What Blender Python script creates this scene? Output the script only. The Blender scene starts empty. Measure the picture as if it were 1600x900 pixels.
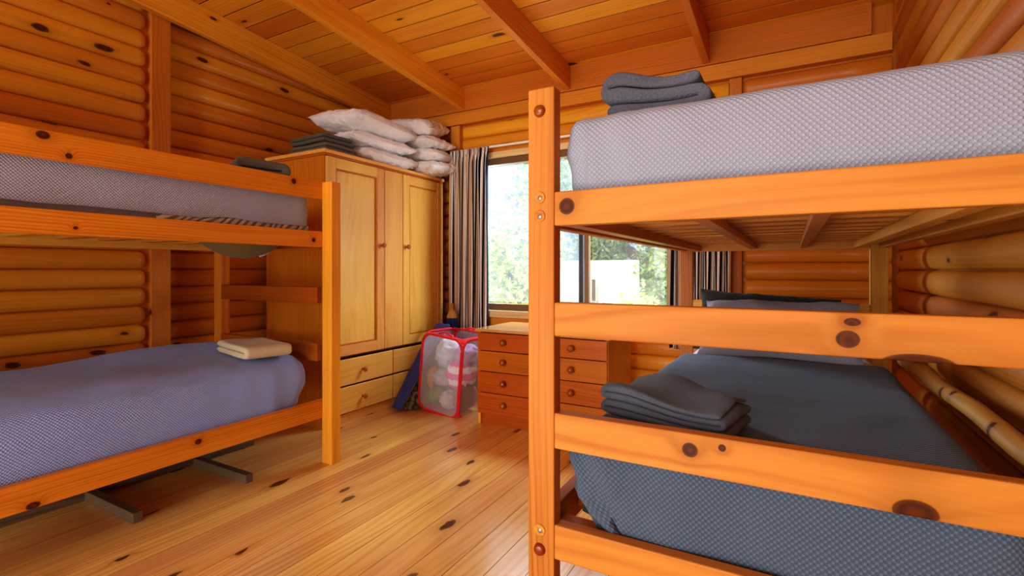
import bpy, math, random
from mathutils import Vector, Matrix, noise
R = random.Random(7)
scene = bpy.context.scene
COL = scene.collection
PI = math.pi

# ------------------------------------------------------------------ node helpers
class NT:
    def __init__(s, name):
        s.m = bpy.data.materials.new(name); s.m.use_nodes = True
        s.t = s.m.node_tree; s.t.nodes.clear()
        s.out = s.n('ShaderNodeOutputMaterial')
    def n(s, typ, **kw):
        nd = s.t.nodes.new(typ)
        for k, v in kw.items(): setattr(nd, k, v)
        return nd
    def put(s, sock, v):
        if v is None: return
        if isinstance(v, bpy.types.NodeSocket): s.t.links.new(v, sock)
        elif isinstance(v, (tuple, list)):
            sock.default_value = (*v, 1.0) if len(v) == 3 and len(sock.default_value) == 4 else v
        else: sock.default_value = v
    def math(s, op, a, b=None, c=None, clamp=False):
        nd = s.n('ShaderNodeMath', operation=op, use_clamp=clamp)
        s.put(nd.inputs[0], a); s.put(nd.inputs[1], b); s.put(nd.inputs[2], c)
        return nd.outputs[0]
    def vmul(s, v, k):
        nd = s.n('ShaderNodeVectorMath', operation='MULTIPLY'); s.put(nd.inputs[0], v); s.put(nd.inputs[1], k)
        return nd.outputs[0]
    def vadd(s, v, k):
        nd = s.n('ShaderNodeVectorMath', operation='ADD'); s.put(nd.inputs[0], v); s.put(nd.inputs[1], k)
        return nd.outputs[0]
    def mix(s, f, a, b, typ='MIX'):
        nd = s.n('ShaderNodeMix', data_type='RGBA', blend_type=typ)
        s.put(nd.inputs[0], f); s.put(nd.inputs[6], a); s.put(nd.inputs[7], b)
        return nd.outputs[2]
    def noise(s, v, scale=1, detail=2, rough=.5):
        nd = s.n('ShaderNodeTexNoise'); s.put(nd.inputs['Vector'], v)
        nd.inputs['Scale'].default_value = scale; nd.inputs['Detail'].default_value = detail; nd.inputs['Roughness'].default_value = rough
        return nd.outputs[0]
    def smooth(s, v, a, b):
        nd = s.n('ShaderNodeMapRange', interpolation_type='SMOOTHSTEP')
        s.put(nd.inputs[0], v); nd.inputs[1].default_value = a; nd.inputs[2].default_value = b
        return nd.outputs[0]
    def attr(s, name):
        return s.n('ShaderNodeAttribute', attribute_name=name)
    def bump(s, h, strength=.3, dist=.002):
        nd = s.n('ShaderNodeBump'); s.put(nd.inputs['Height'], h)
        nd.inputs['Strength'].default_value = strength; nd.inputs['Distance'].default_value = dist
        return nd.outputs[0]
    def bsdf(s, color, rough=.5, normal=None, coat=0, sheen=0, spec=.5, metal=0, trans=0):
        b = s.n('ShaderNodeBsdfPrincipled')
        s.put(b.inputs['Base Color'], color); s.put(b.inputs['Roughness'], rough)
        b.inputs['Specular IOR Level'].default_value = spec; b.inputs['Metallic'].default_value = metal
        b.inputs['Coat Weight'].default_value = coat; b.inputs['Coat Roughness'].default_value = .15
        b.inputs['Sheen Weight'].default_value = sheen
        b.inputs['Transmission Weight'].default_value = trans
        if normal is not None: s.put(b.inputs['Normal'], normal)
        return b.outputs[0]
    def done(s, sh):
        s.t.links.new(sh, s.out.inputs[0]); return s.m

def wood(name, light, dark, knotc=(.052, .011, .002), freq=330, warp=.05, knots=(), keep=.3, rough=.38, coat=.12, tint=.3,
         contrast=.6, kscale=(3.0, 6.0, 6.0), fiber=.35, hue=.025, spec=.16):
    t = NT(name)
    a = t.attr('wc'); V = a.outputs['Vector']; rnd = t.attr('rnd').outputs['Fac']
    sep = t.n('ShaderNodeSeparateXYZ'); t.put(sep.inputs[0], V)
    x, y, z = sep.outputs
    n1 = t.noise(t.vmul(V, (.9, 5, 5)), 1, 2)
    n2 = t.noise(t.vmul(V, (.5, 2.5, 2.5)), 1, 1)
    halo = None; mask = None; kin = None
    if keep > 0:
        vo = t.n('ShaderNodeTexVoronoi', feature='F1', voronoi_dimensions='2D'); kw = t.n('ShaderNodeTexNoise'); t.put(kw.inputs['Vector'], t.vmul(V, (14, 22, 22))); kw.inputs['Scale'].default_value = 1; t.put(vo.inputs['Vector'], t.vadd(t.vmul(V, kscale), t.vmul(kw.outputs[1], (.16, .16, .16)))); vo.inputs['Scale'].default_value = 1
        d = vo.outputs['Distance']; c = t.n('ShaderNodeSeparateColor'); t.put(c.inputs[0], vo.outputs['Color'])
        on = t.math('LESS_THAN', c.outputs[0], keep)
        kd = t.math('DIVIDE', d, t.math('MULTIPLY_ADD', c.outputs[1], .10, .05))
        halo = t.math('MULTIPLY', on, t.math('EXPONENT', t.math('MULTIPLY', t.math('MULTIPLY', kd, kd), -.45)))
        mask = t.math('MULTIPLY', on, t.math('SUBTRACT', 1, t.smooth(kd, .62, 1.0)))
    for (kx, ky, rx, ry) in knots:
        dx = t.math('DIVIDE', t.math('SUBTRACT', x, kx), rx); dy = t.math('DIVIDE', t.math('SUBTRACT', y, ky), ry)
        d2 = t.math('ADD', t.math('MULTIPLY', dx, dx), t.math('MULTIPLY', dy, dy))
        h = t.math('EXPONENT', t.math('MULTIPLY', d2, -.3))
        k = t.math('SUBTRACT', 1, t.smooth(d2, .55, 1.0))
        halo = h if halo is None else t.math('ADD', halo, h)
        mask = k if mask is None else t.math('MAXIMUM', mask, k)
    ph = t.math('MULTIPLY_ADD', z, .4, y)
    ph = t.math('ADD', ph, t.math('MULTIPLY', t.math('SUBTRACT', n1, .5), warp * 1.6))
    ph = t.math('ADD', ph, t.math('MULTIPLY', t.math('SUBTRACT', n2, .5), warp * 3))
    if halo is not None: ph = t.math('MULTIPLY_ADD', halo, .03, ph)
    ring = t.math('MULTIPLY_ADD', t.math('SINE', t.math('MULTIPLY', ph, freq)), .5, .5)
    ring = t.math('POWER', ring, 2.2)
    mod = t.smooth(t.noise(t.vmul(V, (.7, 7, 7)), 1, 1), .35, .68)
    wn = t.n('ShaderNodeCombineXYZ'); t.put(wn.inputs[0], t.math('MULTIPLY', x, .55))
    t.put(wn.inputs[1], t.math('MULTIPLY', ph, freq * .16)); t.put(wn.inputs[2], t.math('MULTIPLY', z, 30))
    band = t.smooth(t.noise(wn.outputs[0], 1, 3, .62), .3, .72)
    ring = t.math('MULTIPLY_ADD', t.math('MULTIPLY', ring, mod), .62, t.math('MULTIPLY', band, .5))
    fib = t.noise(t.vmul(V, (6, 190, 190)), 1, 2)
    blot = t.noise(t.vmul(V, (1.6, 9, 9)), 1, 2)
    f = t.math('MULTIPLY', ring, contrast)
    f = t.math('MULTIPLY_ADD', t.math('SUBTRACT', fib, .5), fiber, f)
    f = t.math('MULTIPLY_ADD', t.math('SUBTRACT', blot, .45), .7, f, clamp=True)
    col = t.mix(f, light, dark)
    hs = t.n('ShaderNodeHueSaturation')
    t.put(hs.inputs['Hue'], t.math('MULTIPLY_ADD', t.math('SUBTRACT', rnd, .5), hue, .5))
    t.put(hs.inputs['Value'], t.math('MULTIPLY_ADD', t.math('SUBTRACT', rnd, .5), tint, 1.0))
    t.put(hs.inputs['Color'], col); col = hs.outputs[0]
    if mask is not None:
        mid = tuple(.75 * dark[i] for i in range(3))
        col = t.mix(t.math('MULTIPLY', halo, .6, clamp=True), col, mid)
        kn = t.math('MULTIPLY_ADD', t.noise(t.vmul(V, (50, 80, 80)), 1, 2), .6, t.math('MULTIPLY_ADD', t.math('SINE', t.math('MULTIPLY', halo, 26)), .35, .1), clamp=True)
        kcol = t.mix(kn, knotc, tuple(min(1, v) for v in (knotc[0] * 3, knotc[1] * 2.6, knotc[2] * 1.5)))
        col = t.mix(t.math('MULTIPLY', mask, .95), col, kcol)
        edge = t.math('MULTIPLY', mask, t.math('SUBTRACT', 1, mask))
        col = t.mix(t.math('MULTIPLY', edge, 2.5, clamp=True), col, tuple(v * .5 for v in knotc))
    nm = t.bump(t.math('MULTIPLY_ADD', fib, .5, ring), .12, .0008)
    return t.done(t.bsdf(col, rough, nm, coat=coat, spec=spec))

def waffle(name, light, dark, pitch, bumpd=.003, sheen=.15):
    t = NT(name)
    V = t.attr('wc').outputs['Vector']
    sep = t.n('ShaderNodeSeparateXYZ'); t.put(sep.inputs[0], V)
    k = 2 * PI / pitch
    sx = t.math('SINE', t.math('MULTIPLY', sep.outputs[0], k)); sy = t.math('SINE', t.math('MULTIPLY', sep.outputs[1], k))
    p = t.math('MULTIPLY_ADD', t.math('MULTIPLY', sx, sy), .5, .5)
    p = t.smooth(p, .2, .9)
    nz = t.noise(V, 7, 3)
    f = t.math('MULTIPLY_ADD', t.math('SUBTRACT', nz, .5), .35, p, clamp=True)
    col = t.mix(f, dark, light)
    h = t.math('MULTIPLY_ADD', t.noise(V, 300, 2), .3, p)
    return t.done(t.bsdf(col, .9, t.bump(h, .8, bumpd), sheen=sheen, spec=.2))

def cloth(name, col, col2=None, scale=250, bumpd=.002, rough=.95, strength=.5, blot=6, sheen=.1):
    t = NT(name)
    tc = t.n('ShaderNodeTexCoord').outputs['Object']
    nz = t.noise(tc, scale, 3); nb = t.noise(tc, blot, 3)
    col2 = col2 or tuple(c * .6 for c in col)
    c = t.mix(t.math('MULTIPLY_ADD', nz, .7, t.math('MULTIPLY_ADD', nb, .6, -.2), clamp=True), col2, col)
    return t.done(t.bsdf(c, rough, t.bump(nz, strength, bumpd), sheen=sheen, spec=.2))

def plain(name, col, rough=.5, metal=0, scale=60, var=.15, spec=.5, coat=0):
    t = NT(name)
    tc = t.n('ShaderNodeTexCoord').outputs['Object']
    c = t.mix(t.noise(tc, scale, 2), tuple(v * (1 - var) for v in col), tuple(min(1, v * (1 + var)) for v in col))
    return t.done(t.bsdf(c, rough, metal=metal, spec=spec, coat=coat))

def stripes(name, cols, period, axis=0, rough=.9):
    """woven stripes; cols = list of (start fraction, colour)"""
    t = NT(name)
    V = t.attr('wc').outputs['Vector']; sep = t.n('ShaderNodeSeparateXYZ'); t.put(sep.inputs[0], V)
    fr = t.math('FRACT', t.math('DIVIDE', sep.outputs[axis], period))
    cr = t.n('ShaderNodeValToRGB'); t.put(cr.inputs[0], fr); cr.color_ramp.interpolation = 'CONSTANT'
    els = cr.color_ramp.elements
    for i, (p, c) in enumerate(cols):
        e = els[i] if i < 2 else els.new(p)
        e.position = p; e.color = (*c, 1)
    nz = t.noise(V, 400, 2)
    c = t.mix(.25, cr.outputs[0], t.mix(nz, (.0, .0, .0), (1, 1, 1)), 'SOFT_LIGHT')
    return t.done(t.bsdf(c, rough, t.bump(nz, .2, .001), spec=.2))

# ------------------------------------------------------------------ mesh builder
class MB:
    def __init__(s):
        s.v = []; s.f = []; s.wc = []; s.rnd = []; s.sm = []
    def face(s, idx, wcs, rnd, smooth=False):
        s.f.append(tuple(idx)); s.wc.extend(wcs); s.rnd.extend([rnd] * len(idx)); s.sm.append(smooth)
    def box(s, x0, x1, y0, y1, z0, z1, g=None, M=None, off=None, rnd=None, taper=None):
        d = [x1 - x0, y1 - y0, z1 - z0]
        if g is None: g = max(range(3), key=lambda i: d[i])
        o = [i for i in range(3) if i != g]
        if d[o[0]] < d[o[1]]: o.reverse()
        off = off if off is not None else (R.uniform(-40, 40), R.uniform(-40, 40), R.uniform(-40, 40))
        rnd = R.random() if rnd is None else rnd
        b = len(s.v); P = []
        for x in (x0, x1):
            for y in (y0, y1):
                for z in (z0, z1):
                    p = Vector((x, y, z)); P.append((p[g] + off[0], p[o[0]] + off[1], p[o[1]] + off[2]))
                    s.v.append(tuple(M @ p) if M is not None else (x, y, z))
        for q in ((0, 1, 3, 2), (4, 6, 7, 5), (0, 4, 5, 1), (2, 3, 7, 6), (0, 2, 6, 4), (1, 5, 7, 3)):
            s.face([b + i for i in q], [P[i] for i in q], rnd)
        return s
    def sweep(s, path, prof, closed_prof=True, caps=True, up=Vector((0, 0, 1)), scale=None, smooth=True, wscale=1, rnd=None):
        """sweep a 2-D profile [(a,b)] along 3-D path"""
        rnd = R.random() if rnd is None else rnd
        off = (R.uniform(-40, 40), R.uniform(-40, 40), R.uniform(-40, 40))
        path = [Vector(p) for p in path]; n = len(path); m = len(prof); b = len(s.v); L = 0; Ls = []
        for i, p in enumerate(path):
            if i: L += (p - path[i - 1]).length
            Ls.append(L)
            tg = (path[min(i + 1, n - 1)] - path[max(i - 1, 0)]).normalized()
            sd = tg.cross(up)
            if sd.length < 1e-4: sd = tg.cross(Vector((1, 0, 0)))
            sd.normalize(); u2 = sd.cross(tg).normalized()
            k = scale[i] if scale else 1
            for (a, c) in prof: s.v.append(tuple(p + sd * a * k + u2 * c * k))
        W = [(c[0], c[1]) for c in prof]
        rng = range(m) if closed_prof else range(m - 1)
        for i in range(n - 1):
            for j in rng:
                j2 = (j + 1) % m
                q = [b + i * m + j, b + i * m + j2, b + (i + 1) * m + j2, b + (i + 1) * m + j]
                w = [(off[0] + Ls[i], off[1] + W[j][0], off[2] + W[j][1]), (off[0] + Ls[i], off[1] + W[j2][0], off[2] + W[j2][1]),
                     (off[0] + Ls[i + 1], off[1] + W[j2][0], off[2] + W[j2][1]), (off[0] + Ls[i + 1], off[1] + W[j][0], off[2] + W[j][1])]
                s.face(q, w, rnd, smooth)
        if caps and closed_prof:
            for i, rev in ((0, False), (n - 1, True)):
                idx = [b + i * m + j for j in range(m)]
                w = [(off[0] + Ls[i], off[1] + c[0], off[2] + c[1]) for c in W]
                if rev: idx.reverse(); w.reverse()
                s.face(idx, w, rnd, False)
        return s
    def tube(s, path, r, n=10, scale=None, caps=True, rnd=None):
        return s.sweep(path, [(r * math.cos(2 * PI * i / n), r * math.sin(2 * PI * i / n)) for i in range(n)], True, caps, scale=scale, rnd=rnd)
    def lathe(s, prof, c, axis=Vector((0, 0, 1)), n=20, rnd=None):
        """prof [(r, h)] turned about axis from point c"""
        axis = Vector(axis).normalized(); c = Vector(c)
        e1 = axis.orthogonal().normalized(); e2 = axis.cross(e1)
        rnd = R.random() if rnd is None else rnd; b = len(s.v); m = len(prof)
        off = (R.uniform(-40, 40), R.uniform(-40, 40), R.uniform(-40, 40)); P = []
        for i in range(n):
            a = 2 * PI * i / n
            for (r, h) in prof:
                s.v.append(tuple(c + e1 * r * math.cos(a) + e2 * r * math.sin(a) + axis * h))
                P.append((h + off[0], r * math.cos(a) + off[1], r * math.sin(a) + off[2]))
        for i in range(n):
            for j in range(m - 1):
                q = [i * m + j, ((i + 1) % n) * m + j, ((i + 1) % n) * m + j + 1, i * m + j + 1]
                s.face([b + k for k in q], [P[k] for k in q], rnd, True)
        for j, rev in ((0, True), (m - 1, False)):
            if prof[j][0] > 1e-5:
                q = [i * m + j for i in range(n)]
                if rev: q.reverse()
                s.face([b + k for k in q], [P[k] for k in q], rnd)
        return s
    def grid(s, nu, nv, fn, wfn=None, rnd=.5, flip=False):
        b = len(s.v); W = []
        for i in range(nu + 1):
            for j in range(nv + 1):
                s.v.append(tuple(fn(i / nu, j / nv))); W.append(wfn(i / nu, j / nv) if wfn else (i / nu, j / nv, 0))
        for i in range(nu):
            for j in range(nv):
                q = [i * (nv + 1) + j, (i + 1) * (nv + 1) + j, (i + 1) * (nv + 1) + j + 1, i * (nv + 1) + j + 1]
                if flip: q.reverse()
                s.face([b + k for k in q], [W[k] for k in q], rnd, True)
        return s
    def rbox(s, x0, x1, y0, y1, z0, z1, r, step=.03, disp=None, bottom=True, rnd=.5):
        """soft rounded box with cloth coordinates unrolled from its top"""
        lo = Vector((x0, y0, z0)); hi = Vector((x1, y1, z1)); key = {}
        def vert(p):
            k = (round(p.x, 5), round(p.y, 5), round(p.z, 5))
            if k in key: return key[k]
            q = Vector([min(max(p[i], lo[i] + (r if bottom or i < 2 else 0)), hi[i] - r) for i in range(3)])
            d = p - q; P = q + d.normalized() * r if d.length > 1e-9 else p.copy()
            if disp: P = P + disp(P, p)
            key[k] = len(s.v); s.v.append(tuple(P)); return key[k]
        def un(p, f):
            dz = z1 - p.z
            return {'t': (p.x, p.y, 0), 'b': (p.x, p.y, 0), '-y': (p.x, y0 - dz, 0), '+y': (p.x, y1 + dz, 0), '-x': (x0 - dz, p.y, 0), '+x': (x1 + dz, p.y, 0)}[f]
        def lin(a, b):
            n = max(2, int((b - a) / step)); e = [a + (b - a) * i / n for i in range(n + 1)]
            ins = [a + r * .25, a + r * .5, b - r * .25, b - r * .5]
            return sorted(set(round(v, 5) for v in e + ins))
        X, Y, Z = lin(x0, x1), lin(y0, y1), lin(z0, z1)
        def patch(A, B, mk, f, flip):
            for i in range(len(A) - 1):
                for j in range(len(B) - 1):
                    ps = [mk(A[i], B[j]), mk(A[i + 1], B[j]), mk(A[i + 1], B[j + 1]), mk(A[i], B[j + 1])]
                    if flip: ps.reverse()
                    s.face([vert(p) for p in ps], [un(p, f) for p in ps], rnd, True)
        patch(X, Y, lambda a, b: Vector((a, b, z1)), 't', False)
        if bottom: patch(X, Y, lambda a, b: Vector((a, b, z0)), 'b', True)
        patch(X, Z, lambda a, b: Vector((a, y0, b)), '-y', False)
        patch(X, Z, lambda a, b: Vector((a, y1, b)), '+y', True)
        patch(Y, Z, lambda a, b: Vector((x0, a, b)), '-x', True)
        patch(Y, Z, lambda a, b: Vector((x1, a, b)), '+x', False)
        return s

def build(name, mb, mat, parent=None, bevel=0, subsurf=0, solid=0):
    """link mb as one mesh object with its origin at the base of its bounds (world-space vertices in)"""
    xs = [v[0] for v in mb.v]; ys = [v[1] for v in mb.v]; zs = [v[2] for v in mb.v]
    o = Vector(((min(xs) + max(xs)) / 2, (min(ys) + max(ys)) / 2, min(zs)))
    me = bpy.data.meshes.new(name)
    me.from_pydata([tuple(Vector(v) - o) for v in mb.v], [], mb.f)
    at = me.attributes.new('wc', 'FLOAT_VECTOR', 'CORNER'); at.data.foreach_set('vector', [c for w in mb.wc for c in w])
    at = me.attributes.new('rnd', 'FLOAT', 'CORNER'); at.data.foreach_set('value', mb.rnd)
    me.polygons.foreach_set('use_smooth', mb.sm)
    me.materials.append(mat); me.update(); me.validate()
    ob = bpy.data.objects.new(name, me); COL.objects.link(ob)
    if parent is not None:
        ob.parent = parent
        base = Vector((0, 0, 0)); p = parent
        while p is not None: base += p.location; p = p.parent
        ob.location = o - base
    else: ob.location = o
    if solid:
        m = ob.modifiers.new('solid', 'SOLIDIFY'); m.thickness = solid; m.offset = 0
    if bevel:
        m = ob.modifiers.new('edges', 'BEVEL'); m.width = bevel; m.segments = 2; m.limit_method = 'ANGLE'; m.angle_limit = math.radians(40)
    if subsurf:
        m = ob.modifiers.new('sub', 'SUBSURF'); m.levels = subsurf; m.render_levels = subsurf
    return ob
def tag(o, label, cat, group=None, kind=None):
    o['label'] = label; o['category'] = cat
    if group: o['group'] = group
    if kind: o['kind'] = kind
    return o
def thing(name, label, cat, loc, group=None):
    o = bpy.data.objects.new(name, None); COL.objects.link(o); o.location = loc; o.empty_display_size = .1
    return tag(o, label, cat, group)
def struct(name, mb, mat, parent=None, **k):
    o = build(name, mb, mat, parent, **k); o['kind'] = 'structure'; return o
def B(*a, **k): return MB().box(*a, **k)
def nz(p, s=1.0): return noise.noise(Vector(p) * s)

# ------------------------------------------------------------------ materials
ORL, ORD = (.68, .255, .038), (.40, .105, .010)
M_ceil = wood('pine_ceiling', (.80, .315, .030), (.55, .155, .010), freq=240, keep=.10, tint=.28, contrast=.5, rough=.38, coat=.05, kscale=(2.5, 6, 6))
M_raft = wood('pine_rafter', (.82, .32, .034), (.54, .155, .009), freq=260, keep=.16, rough=.45, coat=0, kscale=(2.5, 6, 6))
M_log = wood('varnished_log', (.74, .290, .026), (.48, .135, .009), freq=210, keep=.2, rough=.35, coat=.08, tint=.3, contrast=.45, hue=.025)
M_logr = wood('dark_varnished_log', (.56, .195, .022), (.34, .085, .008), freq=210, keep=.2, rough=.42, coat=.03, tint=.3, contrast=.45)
M_stud = wood('pine_stud', (.70, .26, .026), (.46, .130, .009), freq=300, keep=.08, contrast=.5, coat=.03, rough=.45)
M_floor = wood('pine_floor', (.84, .47, .145), (.55, .21, .035), knotc=(.05, .015, .005), freq=230, warp=.06, keep=.42, rough=.2, coat=.6, spec=.4, tint=.22, contrast=.66, kscale=(2.3, 6.0, 6.0))
LK = [(.755, 1.613, .022, .016), (.83, 1.551, .012, .012), (1.807, 1.608, .016, .016), (.85, 1.281, .008, .007), (1.938, 1.292, .014, .013), (.728, .272, .022, .014), (1.302, .33, .016, .014)]
M_lrail = wood('orange_pine_rail', (.78, .295, .026), (.48, .13, .006), freq=520, warp=.02, knots=LK, keep=0, contrast=.75, rough=.4, coat=.05, tint=.1)
M_lpost = wood('orange_pine_post', (.78, .29, .032), (.50, .145, .010), freq=420, warp=.02, keep=0, contrast=.6, coat=.05)
RK = [(-.466, 1.272, .021, .021), (.091, .993, .02, .017), (.098, 1.025, .014, .008), (.193, .957, .055, .018), (-.186, .741, .017, .016), (-.123, .756, .008, .008), (.189, .697, .035, .024)]
M_rrail = wood('honey_pine_board', (.68, .285, .050), (.43, .135, .014), freq=150, warp=.10, knots=RK, keep=0, contrast=.8, rough=.45, coat=0, tint=.08)
M_rpost = wood('honey_pine_post', (.64, .265, .046), (.36, .112, .011), freq=430, warp=.04, keep=0, contrast=.8, rough=.45, coat=0)
M_slat = wood('pine_slat', (.78, .36, .07), (.52, .18, .02), freq=300, keep=.06, coat=0)
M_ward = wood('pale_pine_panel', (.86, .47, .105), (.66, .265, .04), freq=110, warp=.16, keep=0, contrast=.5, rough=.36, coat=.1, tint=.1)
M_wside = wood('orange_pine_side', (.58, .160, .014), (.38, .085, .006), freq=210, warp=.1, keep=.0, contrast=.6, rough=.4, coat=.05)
M_eboard = wood('shaded_end_board', (.38, .095, .010), (.22, .046, .004), freq=240, warp=.1, keep=0, contrast=.6, rough=.4, coat=0)  # shade on the far end boards put into a darker pine colour
M_dres = wood('red_pine_drawer', (.50, .115, .009), (.29, .048, .004), freq=300, warp=.05, keep=.03, contrast=.7, rough=.34, coat=.08, tint=.08)
M_knob = wood('dark_knob', (.32, .07, .010), (.16, .03, .005), freq=400, keep=0, rough=.18, coat=.6)
M_pknob = wood('pine_knob', (.66, .25, .05), (.42, .12, .016), freq=400, keep=0, rough=.2, coat=.5)
M_batt = wood('weathered_timber', (.20, .135, .075), (.08, .048, .022), freq=500, keep=.1, rough=.7, coat=0)
M_pole = wood('rustic_pole', (.66, .31, .07), (.24, .085, .016), freq=90, warp=.2, keep=.3, contrast=.7, rough=.4, coat=.2, kscale=(9, 14, 14))
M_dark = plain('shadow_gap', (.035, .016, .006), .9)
M_hole = plain('bolt_metal', (.42, .36, .28), .35, metal=.6, scale=200, var=.5)
M_waf_ru = waffle('light_grey_waffle', (.425, .46, .555), (.325, .35, .43), .0125, .0025)
M_waf_lu = waffle('mid_grey_waffle', (.49, .525, .66), (.335, .355, .46), .0125, .0025)
M_waf_ll = waffle('blue_grey_waffle', (.40, .53, .98), (.225, .305, .62), .0125, .0025)
M_waf_rl = waffle('slate_waffle', (.13, .178, .25), (.074, .102, .146), .0125, .0025)
M_sheet = cloth('white_sheet', (.72, .74, .80), (.58, .6, .66), 30)
M_gsheet = cloth('grey_sheet', (.34, .32, .32), (.27, .26, .26), 60)
def pillowcase(name, col, col2):
    t = NT(name); tc = t.n('ShaderNodeTexCoord').outputs['Object']
    a = t.noise(t.vmul(tc, (26, 9, 14)), 1, 3); b = t.noise(t.vadd(t.vmul(tc, (10, 24, 14)), (5, 3, 1)), 1, 2)
    h = t.math('ADD', t.smooth(a, .35, .65), t.smooth(b, .35, .65))
    return t.done(t.bsdf(t.mix(t.noise(tc, 7, 2), col2, col), .9, t.bump(h, .38, .012), sheen=.1, spec=.2))
M_pilw = pillowcase('white_pillow', (.93, .89, .87), (.84, .78, .76))
M_pilg = cloth('grey_pillow', (.36, .34, .40), (.27, .26, .31), 40, strength=.2)
M_pild = cloth('dark_pillow', (.07, .075, .075), (.045, .045, .05), 40, strength=.2)
M_tow_dk = cloth('dark_olive_towel', (.21, .18, .10), (.08, .07, .042), 220, .003, strength=.9)
M_tow_bk = cloth('charcoal_towel', (.17, .155, .11), (.065, .06, .045), 220, .003, strength=.9)
M_tow_be = cloth('beige_towel', (.66, .58, .40), (.50, .42, .26), 260, .003, strength=.7)
M_tow_gr = cloth('grey_terry', (.20, .21, .26), (.06, .065, .085), 210, .005, strength=1.0)
M_tow_ch = cloth('charcoal_terry', (.175, .20, .245), (.085, .096, .12), 200, .004, strength=.8)
M_olive = cloth('olive_cushion', (.22, .155, .045), (.14, .10, .025), 60)
M_curt = stripes('striped_curtain', [(0, (.014, .017, .035)), (.3, (.98, .95, .90)), (.55, (.012, .014, .03)), (.72, (.74, .52, .36)), (.88, (.96, .93, .90))], .105)
M_zebra = stripes('zebra_ticking', [(0, (.50, .45, .36)), (.3, (.17, .14, .12)), (.5, (.56, .52, .44)), (.75, (.22, .17, .13))], .07)
M_red = cloth('red_binding', (.78, .03, .03), (.60, .015, .02), 300)
M_blue = cloth('blue_nylon', (.06, .09, .42), (.03, .04, .24), 30, strength=.15, rough=.6)
M_navy = cloth('navy_canvas', (.03, .05, .20), (.015, .025, .10), 60)
M_tan = cloth('tan_canvas', (.60, .33, .08), (.42, .2, .04), 80)
M_frame = plain('bronze_aluminium', (.20, .11, .05), .35, .3)
M_white = plain('white_metal', (.85, .85, .83), .4)
M_sill = wood('pale_sill', (.86, .66, .34), (.66, .42, .14), keep=0, rough=.25, coat=.3)

def mesh_fabric():
    t = NT('white_net'); V = t.attr('wc').outputs['Vector']
    tr = t.n('ShaderNodeBsdfTransparent'); df = t.n('ShaderNodeBsdfDiffuse'); df.inputs[0].default_value = (.86, .85, .92, 1)
    mx = t.n('ShaderNodeMixShader')
    sep = t.n('ShaderNodeSeparateXYZ'); t.put(sep.inputs[0], V)
    k = 2 * PI / .012
    g = t.math('MULTIPLY', t.math('SINE', t.math('MULTIPLY', sep.outputs[0], k)), t.math('SINE', t.math('MULTIPLY', sep.outputs[1], k)))
    f = t.math('MULTIPLY_ADD', g, .06, .28)
    t.put(mx.inputs[0], f); t.put(mx.inputs[1], tr.outputs[0]); t.put(mx.inputs[2], df.outputs[0])
    return t.done(mx.outputs[0])
M_net = mesh_fabric()
def pane(name, haze):
    t = NT(name)
    tr = t.n('ShaderNodeBsdfTransparent'); tr.inputs[0].default_value = (.97, .99, 1, 1)
    gl = t.n('ShaderNodeBsdfGlossy'); gl.inputs[1].default_value = .02
    fr = t.n('ShaderNodeFresnel'); fr.inputs[0].default_value = 1.45
    m1 = t.n('ShaderNodeMixShader'); t.put(m1.inputs[0], t.math('MULTIPLY', fr.outputs[0], .6)); t.put(m1.inputs[1], tr.outputs[0]); t.put(m1.inputs[2], gl.outputs[0])
    ts = t.n('ShaderNodeBsdfTranslucent'); ts.inputs[0].default_value = (.9, .95, 1, 1)
    m2 = t.n('ShaderNodeMixShader'); tc = t.n('ShaderNodeTexCoord').outputs['Object']
    t.put(m2.inputs[0], t.math('MULTIPLY', t.noise(t.vmul(tc, (4, 4, 1.5)), 1, 3), haze * 2)); t.put(m2.inputs[1], m1.outputs[0]); t.put(m2.inputs[2], ts.outputs[0])
    return t.done(m2.outputs[0])
def leafmat(name, a, b):
    t = NT(name); rnd = t.attr('rnd').outputs['Fac']
    c = t.mix(rnd, a, b)
    d = t.n('ShaderNodeBsdfDiffuse'); t.put(d.inputs[0], c); tl = t.n('ShaderNodeBsdfTranslucent'); t.put(tl.inputs[0], c)
    m = t.n('ShaderNodeMixShader'); m.inputs[0].default_value = .4; t.put(m.inputs[1], d.outputs[0]); t.put(m.inputs[2], tl.outputs[0])
    return t.done(m.outputs[0])

# ------------------------------------------------------------------ room
XL, XR, YF, YB = -3.60, .545, 3.84, -2.4
SL = .078
def ceilz(y): return 2.79 + SL * (YF - y)
MC = Matrix.Translation((0, YF, 2.79)) @ Matrix.Rotation(-math.atan(SL), 4, 'X')
PITCH = .1173

fl = MB(); x = -3.72 - .0665
i = 0
while x < .72:
    fl.box(x + .001, x + .1318, YB - .1, YF + .12, -.03, 0, g=1); x += .1335
FLO = struct('floor', fl, M_floor)
build('floor_gap_shade', B(-3.75, .75, YB - .1, YF + .12, -.05, -.0012), M_dark, FLO)  # dark sheet just below the board tops, colours the gaps as shade

ce = MB(); y = -.04 + .12
while y > -6.45:
    ce.box(-3.72, .72, y - .1575, y, 0, .012, g=0, M=MC); y -= .166
CEI = struct('ceiling', ce, M_ceil, bevel=.0015)
build('ceiling_gap_shade', B(-3.75, .75, -6.5, .2, .0028, .06, M=MC), M_dark, CEI)  # dark sheet set close behind the boards stands in for groove shade
for k, xr in enumerate((-3.53, -2.63, -1.58, -.508, .60)):
    o = struct('ceiling_beam', B(xr - .05, xr, -6.3, -.012, -.19, -.001, g=1, M=MC), M_raft, bevel=.003)

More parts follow.
